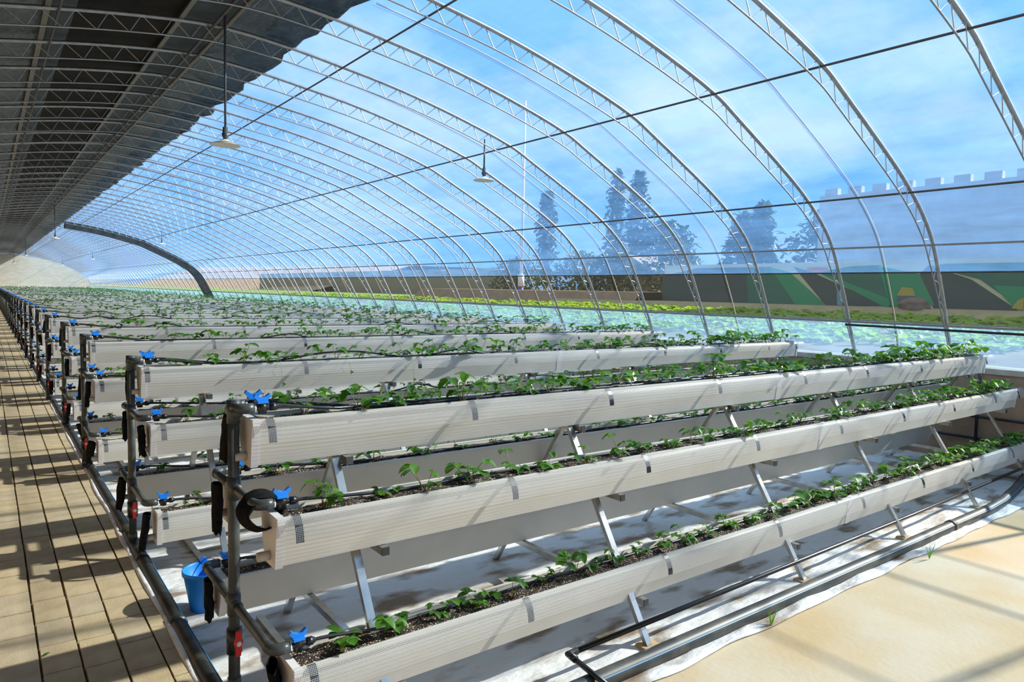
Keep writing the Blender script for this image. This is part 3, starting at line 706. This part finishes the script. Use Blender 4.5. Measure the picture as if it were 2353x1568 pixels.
# ------------------------------------------------------------------ bucket
B_ = empty('bucket', (0.085, 1.25, 0.012), 'bright blue plastic bucket standing on the ground cloth between racks', 'bucket')
prof = [(0.0,0.0),(0.086,0.0),(0.088,0.01),(0.127,0.235),(0.135,0.236),(0.136,0.262),(0.128,0.264),(0.124,0.255),(0.084,0.016),(0.0,0.014)]
MB().lathe(prof, 32).build('bucket_body', 'bucket_blue', B_, True)
MB().prism([(0.021*math.cos(a), 0.27+0.021*math.sin(a)) for a in [2*PI*i/12 for i in range(12)]], -0.005, 0.005, 'y').build('handle_ear', 'bucket_blue', B_, loc=(0.02, 0.125, 0.0))
MB().tube([(0.02+0.0, 0.125, 0.275), (0.06, 0.09, 0.285), (0.12, 0.0, 0.27), (0.06, -0.09, 0.268), (0.03, -0.128, 0.262)], 0.0035, 6).build('wire_handle', 'steel', B_, True)

# ------------------------------------------------------------------ pendant lamps
LP = [MB().tube([(0,0,0),(0,0,1)], 0.013, 8).mesh('rod', 'lamp_grey', True),
      MB().lathe([(0.0,0.10),(0.028,0.10),(0.030,0.03),(0.038,0.03),(0.038,0.0),(0.024,-0.02),(0.03,-0.05),(0.0,-0.05)], 16).mesh('socket', 'lamp_grey', True),
      MB().lathe([(0.03,0.0),(0.05,-0.012),(0.09,-0.03),(0.165,-0.058),(0.168,-0.066),(0.16,-0.064),(0.09,-0.04),(0.03,-0.012)], 32).mesh('shade', 'lamp_white', True),
      MB().lathe([(0.0,-0.012),(0.02,-0.014),(0.03,-0.03),(0.02,-0.05),(0.0,-0.055)], 12).mesh('bulb', 'white_plastic', True)]
LAMPS = [(1.27, 5.25, 3.74, 'tall pendant lamp on a long rod under the dark roof, nearest one'), (5.42, 6.0, 3.9, 'white pendant lamp hanging before the film roof, nearest one'),
         (1.27, 29.8, 3.85, 'second pendant lamp along the dark roof edge'), (1.27, 55.0, 3.9, 'third pendant lamp along the dark roof edge'), (1.27, 80.0, 3.9, 'farthest pendant lamp along the dark roof edge'),
         (5.42, 31.5, 3.95, 'second pendant lamp before the film roof, beside the black arch'), (5.42, 57.0, 3.9, 'third pendant lamp before the film roof'), (5.42, 82.0, 3.9, 'farthest pendant lamp before the film roof')]
for x, y, z, lb in LAMPS:
    t = empty('pendant_lamp', (x, y, z), lb, 'lamp', 'pendant lamps hanging from the roof'); zt = cur_at(x, -0.05).y
    o = ob('rod', LP[0], t, (0, 0, 0.05)); o.scale = (1, 1, zt-z-0.05)
    ob('socket', LP[1], t, (0, 0, 0.04)); ob('shade', LP[2], t); ob('bulb', LP[3], t)

# ------------------------------------------------------------------ strawberry plants
def leaflet(mb, base, dirv, upv, ln, wd, fold, droop, teeth=5, mi=0):
    """folded serrated leaflet growing along dirv"""
    d = Vector(dirv).normalized(); u = Vector(upv); u = (u-d*u.dot(d)).normalized(); s = d.cross(u)
    i0 = len(mb.v); n = teeth
    mids = []
    for k in range(n+1):
        t = k/n; c = Vector(base) + d*(ln*t) - Vector((0,0,1))*(droop*ln*t*t)
        w_ = wd*0.5*(math.sin(PI*min(1, t**0.75*0.93+0.04)))**0.8
        if k == n: w_ = 0.0
        mids.append((c, w_))
    for k, (c, w_) in enumerate(mids):
        mb.v.append(tuple(c))
        for sg in (-1, 1):
            tooth = d*(ln*0.05) if 0 < k < n else Vector((0,0,0))
            mb.v.append(tuple(c + s*(sg*w_) + u*(fold*w_) + tooth))
    for k in range(n):
        a = i0+k*3; b = a+3
        for sg in (1, 2):
            mb.face((a, a+sg, b+sg, b) if sg == 2 else (a, b, b+sg, a+sg), mi)
def leaf_mesh(seed, petiole, lean, ln):
    rr = random.Random(seed); mb = MB()
    pts = []; n = 4
    for k in range(n+1):
        t = k/n; pts.append((petiole*lean*t*(0.5+0.5*t), 0.02*petiole*math.sin(t*3+seed), petiole*math.sqrt(max(0.05, 1-lean*lean*0.6))*t))
    mb.tube(pts, [0.0022, 0.0018, 0.0016, 0.0014, 0.0012], 5, mi=1)
    tip = Vector(pts[-1]); tilt = rr.uniform(-0.35, 0.55); 
    for k, az in enumerate((0.0, 1.45, -1.45)):
        az += rr.uniform(-.22, .22); d = Vector((math.cos(az), math.sin(az), tilt*math.cos(az) + rr.uniform(-.25, .1)))
        leaflet(mb, tip, d, (0, 0, 1), ln*(1.0 if k == 0 else 0.92)*rr.uniform(.9, 1.08), ln*rr.uniform(.72, .88), rr.uniform(.12, .55), rr.uniform(.05, .5))
    return mb.mesh('leaf', ['leaf', 'stem'], True, fix=False)
LEAF = [leaf_mesh(k, 0.055 + 0.014*(k % 5), 0.35 + 0.16*(k % 4), 0.044 + 0.0045*(k % 4)) for k in range(12)]
CROWN = MB()
for k in range(7):
    a = k*0.9; CROWN.tube([(0.004*math.cos(a), 0.004*math.sin(a), -0.012), (0.014*math.cos(a), 0.014*math.sin(a), 0.014), (0.024*math.cos(a), 0.024*math.sin(a), 0.026+0.008*(k % 3))], [0.004, 0.003, 0.0012], 5)
CROWN = CROWN.mesh('crown', 'crown_m', True)
DRY = MB()
for k in range(2): leaflet(DRY, (0.01, 0, 0.012), (math.cos(k*2.3), math.sin(k*2.3), -0.05), (0, 0, 1), 0.04, 0.03, 0.5, 0.15)
DRY = DRY.mesh('dead_leaf', 'dry_leaf', True, fix=False)

def plant_spots(r, t):
    rr = random.Random(1000+r*17+t); xs = []; x = 0.26 if t != 0 else 0.30
    while x < LEN-0.10:
        xs.append(x); f = x/LEN
        sp = {0: 0.205, 1: 0.235, 2: 0.225, 3: 0.26, 4: 0.30}[t]
        x += sp*(1.15-0.35*f)*rr.uniform(0.75, 1.25)
    out = []
    for x in xs:
        vig = (0.86 + 0.2*x/LEN)*rr.uniform(0.75, 1.2)*{0: 1.62, 1: 1.32, 2: 1.25, 3: 1.15, 4: 1.15}[t]
        out.append((x, 0.1 + rr.uniform(-0.035, 0.03), vig, rr))
    return out
done = 0; RESTP = []
ORDER = [(0,0),(0,1),(0,2),(1,0),(2,0),(0,3),(1,1),(3,0)]
ALL = ORDER + [(r, t) for r in range(NROW) for t in ((0,1,2,3,4) if r < 3 else (0,1,2)) if (r, t) not in ORDER]
for (r, t) in ALL:
    base = tier_pos(r, t)
    for k, (x, y, vig, rr) in enumerate(plant_spots(r, t)):
        loc = base + Vector((x, y, -0.024))
        if done < 298 and (r, t) in ORDER:
            done += 1
            pl = empty('strawberry_plant', loc, 'green strawberry plant, %s from the walkway in the %s trough on %s' % (ordn(k+1), TNAME[t], rackname(r)), 'plant', 'strawberry plants in the troughs')
            n = rr.choice((3, 4, 4, 5, 5, 6) if x/LEN < 0.45 else (4, 5, 6, 6, 7)) if r == 0 else rr.choice((3, 4, 5))
            a0 = rr.uniform(0, 6.28)
            for j in range(n):
                sc_ = vig*rr.uniform(0.75, 1.15)
                ob('leaf', rr.choice(LEAF), pl, (rr.uniform(-.008,.008), rr.uniform(-.008,.008), 0), (rr.uniform(-.15,.15), rr.uniform(-.15,.15), a0 + j*2.4 + rr.uniform(-.4,.4)), scale=(sc_, sc_, sc_))
            ob('crown', CROWN, pl)
            if r == 0 and rr.random() < 0.25: ob('dead_leaf', DRY, pl, (0, 0, 0.008), (0, 0, rr.uniform(0, 6)), label='withered brown leaf')
        else: RESTP.append((loc, vig, rr))
mb = MB()
for loc, vig, rr in RESTP:
    far = loc.y > 14
    for j in range(rr.choice((3, 4, 5))):
        a = rr.uniform(0, 6.28); hgt = rr.uniform(0.045, 0.12)*vig; out_ = rr.uniform(0.01, 0.07)
        tip = loc + Vector((out_*math.cos(a), out_*math.sin(a), hgt))
        if not far:
            mb.beam(loc, tip, 0.003, 0.003, (0.3, 1, 0), 1)
        for q in range(3):
            az = a + (q-1)*1.4; ln = 0.044*vig*rr.uniform(.8, 1.2)
            leaflet(mb, tip, (math.cos(az), math.sin(az), rr.uniform(-.4, .5)), (0, 0, 1), ln, ln*0.85, rr.uniform(.1, .6), rr.uniform(0, .4), 2 if far else 3)
mb.build('strawberry_foliage', ['leaf', 'stem'], None, fix=False, kind='stuff', label='dense rows of strawberry plants in the farther troughs', cat='plants')
for i, (r, x, ln_, lb) in enumerate(((1, 1.02, 0.17, 'left one'), (1, 1.62, 0.10, 'second from left'), (1, 2.25, 0.20, 'third from left'), (0, 7.75, 0.12, 'at the right end'))):
    b_ = tier_pos(r, 0) + Vector((x, -0.064, 0.0)); t_ = empty('runner', b_, 'thin strawberry runner hanging over the top trough of %s, %s' % (rackname(r), lb), 'runner', 'hanging strawberry runners')
    MB().tube([(0.02, 0.11, -0.01), (0.01, 0.03, 0.018), (0, -0.01, -0.015), (0.006, -0.014, -ln_*0.5), (0.02, -0.008, -ln_)], 0.0014, 5).build('stem', 'stem', t_, True)
    q = MB()
    for k in range(3): leaflet(q, (0.02, -0.008, -ln_), (math.cos(k*2.1), -0.4, math.sin(k*2.1)), (0, -1, 0.3), 0.022, 0.016, 0.3, 0.1, 3)
    q.build('leaf', 'leaf', t_, fix=False)
# fallen leaf on the walkway, sprouts in the sand
mb = MB(); leaflet(mb, (0,0,0.004), (1,0.3,0.05), (0,0,1), 0.035, 0.02, 0.3, 0.05); mb.build('fallen_leaf', 'leaf', None, fix=False, loc=(-0.78, 1.02, 0.068), label='small green leaf lying on the walkway pavers', cat='leaf')
for x, y, lb in ((5.0, -1.0, 'thin green grass sprout beside the front pipe at right'), (2.9, -0.93, 'tiny dry grass sprout beside the front pipe')):
    mb = MB()
    for k in range(4): leaflet(mb, (0,0,0), (0.25*math.cos(k*1.7), 0.25*math.sin(k*1.7), 1), (1, 0.2, 0), 0.09+0.02*k, 0.006, 0.3, 0.02)
    mb.build('grass_sprout', 'leaf', None, fix=False, loc=(x, y, 0), label=lb, cat='grass')

# ------------------------------------------------------------------ outside
def gz(x): return 1.05 + 0.6*min(1, max(0, (x-11)/13))
mb = MB(); xs = [9.6, 11, 14, 17, 20, 24, 26, 40, 120, 600]
mb.grid([[(x, y, gz(x)) for y in (-120, -20, 0, 20, 60, 150, 700)] for x in xs])
mb.build('ground', 'field_ground', kind='structure', label='brown field soil outside the greenhouse', cat='ground')
mb = MB(); rr = random.Random(4)
for i in range(2600):
    x = rr.uniform(13.0, 22.5); y = rr.uniform(-6, 24) if i < 1900 else rr.uniform(24, 60)
    x = round(x/0.55)*0.55 + rr.uniform(-.12, .12); z = gz(x)
    for k in range(6):
        a = rr.uniform(0, 6.28); leaflet(mb, (x, y, z), (math.cos(a), math.sin(a), rr.uniform(.6, 1.6)), (0, 0, 1), rr.uniform(.22, .36), 0.22, 0.3, 0.3, 3)
mb.build('lettuce_field', 'lettuce', None, fix=False, kind='stuff', label='rows of bright yellow-green lettuce growing outside', cat='lettuce')
MB().grid([[(22.8, y, 1.58) for y in (-30, 25)], [(23.2, y, 1.85) for y in (-30, 25)], [(24.9, y, 1.88) for y in (-30, 25)], [(24.95, y, 1.2) for y in (-30, 25)]]).build('verge', 'dry_grass', kind='structure', label='strip of dry brown grass before the mural wall', cat='verge')
# mural building: wall face at X=25, painted flat fields
Mr = empty('mural_building', (25.0, 0, 1.6), 'building with a painted mural of green fields behind the lettuce', 'building')
MB().box(0, 3.5, -14, 19.0, 0, 1.95).build('wall', 'mural_cream', Mr)
MB().box(0.05, 3.4, -14, 11.4, 1.95, 4.5).build('upper_block', 'plaster', Mr, label='plain upper wall above the mural')
for i in range(28):
    yb = -13.6 + 0.9*i
    if yb > 11: break
    MB().box(0.05, 0.3, yb, yb+0.5, 4.5, 4.75).build('merlon', 'plaster', Mr)
MY = [(1500,19.68),(1600,17.08),(1700,14.77),(1800,12.71),(1900,10.87),(2000,9.21),(2100,7.7),(2200,6.33),(2300,5.07),(2360,4.37)]   # layout of the painting along the wall
def YL(u):
    for (a, ya), (b, yb_) in zip(MY, MY[1:]):
        if u <= b: return ya + (yb_-ya)*(u-a)/(b-a)
    return MY[-1][1]
def paint(poly, mt, d, lb):
    q = [(YL(px), (706-py)/(706-621)*1.62 + 0.2) for px, py in poly]
    MB().prism(q, -0.004*d, 0.002, 'x').build('mural_shape', mt, Mr, label=lb)
paint([(1522,640),(1600,622),(1722,622),(1790,690),(1790,702),(1522,702)], 'mural_dark', 1, 'dark slate shape with slanted edges at the left')  # dark slate tone over the cream wall, slanted at both upper corners
paint([(1712,622),(1770,622),(1850,706),(1720,702)], 'mural_deep', 2, 'deep green painted strip')
paint([(1766,622),(1812,634),(1900,702),(1830,702)], 'mural_green', 3, 'bright green painted strip')
paint([(1820,622),(1858,632),(2040,700),(1900,704)], 'mural_dark', 2, 'dark painted field')
paint([(1880,634),(1950,624),(2020,622),(2060,690),(2050,704)], 'mural_deep', 1, 'deep green painted slope')
paint([(1880,636),(1905,642),(2056,690),(2040,704)], 'mural_green', 4, 'thin bright green painted strip')
paint([(2015,624),(2110,640),(2150,696),(2050,702)], 'mural_green', 3, 'bright green painted field by the painted house')
paint([(2110,640),(2130,624),(2230,650),(2353,706),(2150,706)], 'mural_dark', 2, 'dark painted slope at right')
paint([(2130,626),(2170,622),(2353,622),(2353,700),(2250,650)], 'mural_deep', 3, 'deep green painted hills at right')
paint([(2280,660),(2353,662),(2353,702),(2330,696)], 'mural_green', 5, 'bright green painted patch at right')
paint([(1852,625),(1898,625),(1898,633),(1875,636),(1852,632)], 'mural_red', 5, 'red painted roof patch')
paint([(2062,680),(2104,680),(2102,704),(2066,704)], 'mural_grey', 6, 'grey painted barn wall')
paint([(2062,680),(2072,664),(2096,666),(2104,680)], 'mural_yellow', 7, 'yellow painted barn roof')
paint([(1924,676),(1932,670),(1936,678),(1940,690),(1936,702),(1926,700)], 'mural_blue', 6, 'small pale blue painted figure')
paint([(2326,698),(2340,684),(2353,680),(2353,700)], 'mural_yellow', 7, 'yellow painted bush')
# dirt mound, rock, bank, trees, hut
def blob(nm, c, sx, sy, sz, mt, lb, cat, seed=0):
    bm = bmesh.new(); bmesh.ops.create_icosphere(bm, subdivisions=3, radius=1)
    for v_ in bm.verts: v_.co *= 1+0.25*noise.noise(v_.co*1.6+Vector((seed,0,0)))
    for v_ in bm.verts: v_.co = Vector((v_.co.x*sx, v_.co.y*sy, v_.co.z*sz))
    me = bpy.data.meshes.new(nm); bm.to_mesh(me); bm.free(); me.materials.append(MATS[mt]); return ob(nm, me, None, c, label=lb, cat=cat)
blob('rock', (23.4, 7.0, 1.92), 0.35, 0.5, 0.30, 'rock_m', 'dark brown boulder on the verge below the painted barn', 'rock', 3)
MB().grid([[(23.0, y, 1.6) for y in (19.2, 40)], [(23.6, y, 2.25) for y in (19.2, 40)], [(26.5, y, 2.3) for y in (19.2, 40)], [(27, y, 1.5) for y in (19.2, 40)]]).build('earth_bank', 'earth_bank', None, label='long bank of bare brown earth left of the mural wall', cat='bank')
Hh = empty('hut', (33.5, 28, 1.8), 'small brick hut with tiled roof among the trees', 'house')
MB().box(-1.2, 1.8, -1.8, 1.8, 0, 1.9).build('wall', 'brick_far', Hh)
MB().prism([(-2.2, 1.85), (2.2, 1.85), (0, 2.9)], -1.6, 2.2, 'x').build('roof', 'roof_tile', Hh)
MB().box(-1.24, -1.18, -0.4, 0.4, 0, 1.5).build('door', 'dark_steel', Hh)
def tree(c, h, rx, n, lb, mt='tree_leaf', seed=0, cat='tree', size=0.32, grp=None, low=0.12):
    T = empty('tree', c, lb, cat, grp); rr = random.Random(seed); mb = MB()
    for i in range(n):
        u = rr.uniform(low, 1); a = rr.uniform(0, 6.28); rad = rx*math.sqrt(rr.random())*(math.sin(PI*min(1, 0.12+0.86*u)))**0.6*(0.8+0.4*noise.noise(Vector((a, u*3, seed))))
        p_ = Vector((rad*math.cos(a), rad*math.sin(a), u*h)); d = Vector((rr.uniform(-1,1), rr.uniform(-1,1), rr.uniform(-.8,.8)))
        leaflet(mb, p_, d, (rr.uniform(-.5,.5), rr.uniform(-.5,.5), 1), size*rr.uniform(.6, 1.3), size*0.7, 0.3, 0.2, 2)
    mb.build('crown', mt, T, fix=False); MB().tube([(0,0,-0.3),(0.03,0,h*0.4),(0,0.05,h*0.8)], [0.13,0.10,0.04], 7).build('trunk', 'bark', T, True)
tree((29, 22.0, 1.8), 3.4, 2.4, 1500, 'dense dark green tree just left of the mural building', seed=1, low=0.0)
tree((30, 27.5, 1.8), 3.0, 2.2, 1300, 'bushy green tree growing round the brick hut', seed=2, low=0.0)
tree((32, 32.5, 1.8), 3.2, 2.6, 1300, 'dark bushy tree left of the brick hut', seed=3, low=0.0)
tree((31, 38.5, 1.8), 2.8, 2.6, 1200, 'low wide bush beyond the flag pole', seed=5, low=0.0)
for i, (c, h) in enumerate((((48, 29, 1.6), 7.8), ((49, 31.5, 1.6), 7.4), ((52, 46, 1.6), 13.0), ((54, 51, 1.6), 14.0), ((50, 58, 1.6), 12.0))):
    tree(c, h, 1.5, 900, 'tall narrow poplar far outside, %s from the right' % ordn(i+1), 'poplar_leaf', 20+i, size=0.7, grp='poplars far outside')
tree((47, 38, 1.6), 7.0, 4.5, 1500, 'broad dark tree far outside between the poplars', 'poplar_leaf', 31, size=0.6)
tree((50, 24, 1.6), 7.5, 5.0, 1500, 'broad dark tree far outside behind the mural building', 'poplar_leaf', 33, size=0.6)
# pole
Pp = empty('flag_pole', (26, 31.5, 1.5), 'tall white and blue pole standing beyond the field', 'pole')
MB().tube([(0,0,0),(0,0,1.0)], 0.16, 10).build('blue_base', 'flag_blue', Pp, True)
MB().tube([(0,0,1.0),(0,0,1.75)], 0.20, 10).build('white_base', 'flag_white', Pp, True)
MB().tube([(0,0,1.75),(0,0,12.5)], [0.10, 0.06], 10).build('shaft', 'flag_white', Pp, True)
# brick wall and terrain far left
MB().box(34, 34.5, 42, 110, 1.3, 4.2).build('brick_wall', 'brick_far', None, label='long brown brick wall beyond the field left of the pole', cat='wall')
MB().grid([[(30, 80, 1.5), (60, 400, 1.5)], [(45, 80, 5.5), (90, 400, 12)], [(120, 80, 6), (220, 400, 14)]]).build('hill', 'hill_m', kind='structure', label='bare reddish hillside far to the left', cat='hill')
MB().grid([[(11, 42, 1.12), (11, 300, 1.12)], [(24, 42, 1.7), (24, 300, 1.7)], [(33.5, 42, 1.72), (33.5, 300, 1.72)]]).build('crop_field', 'far_green', kind='structure', label='green crop field far along the greenhouse', cat='field')
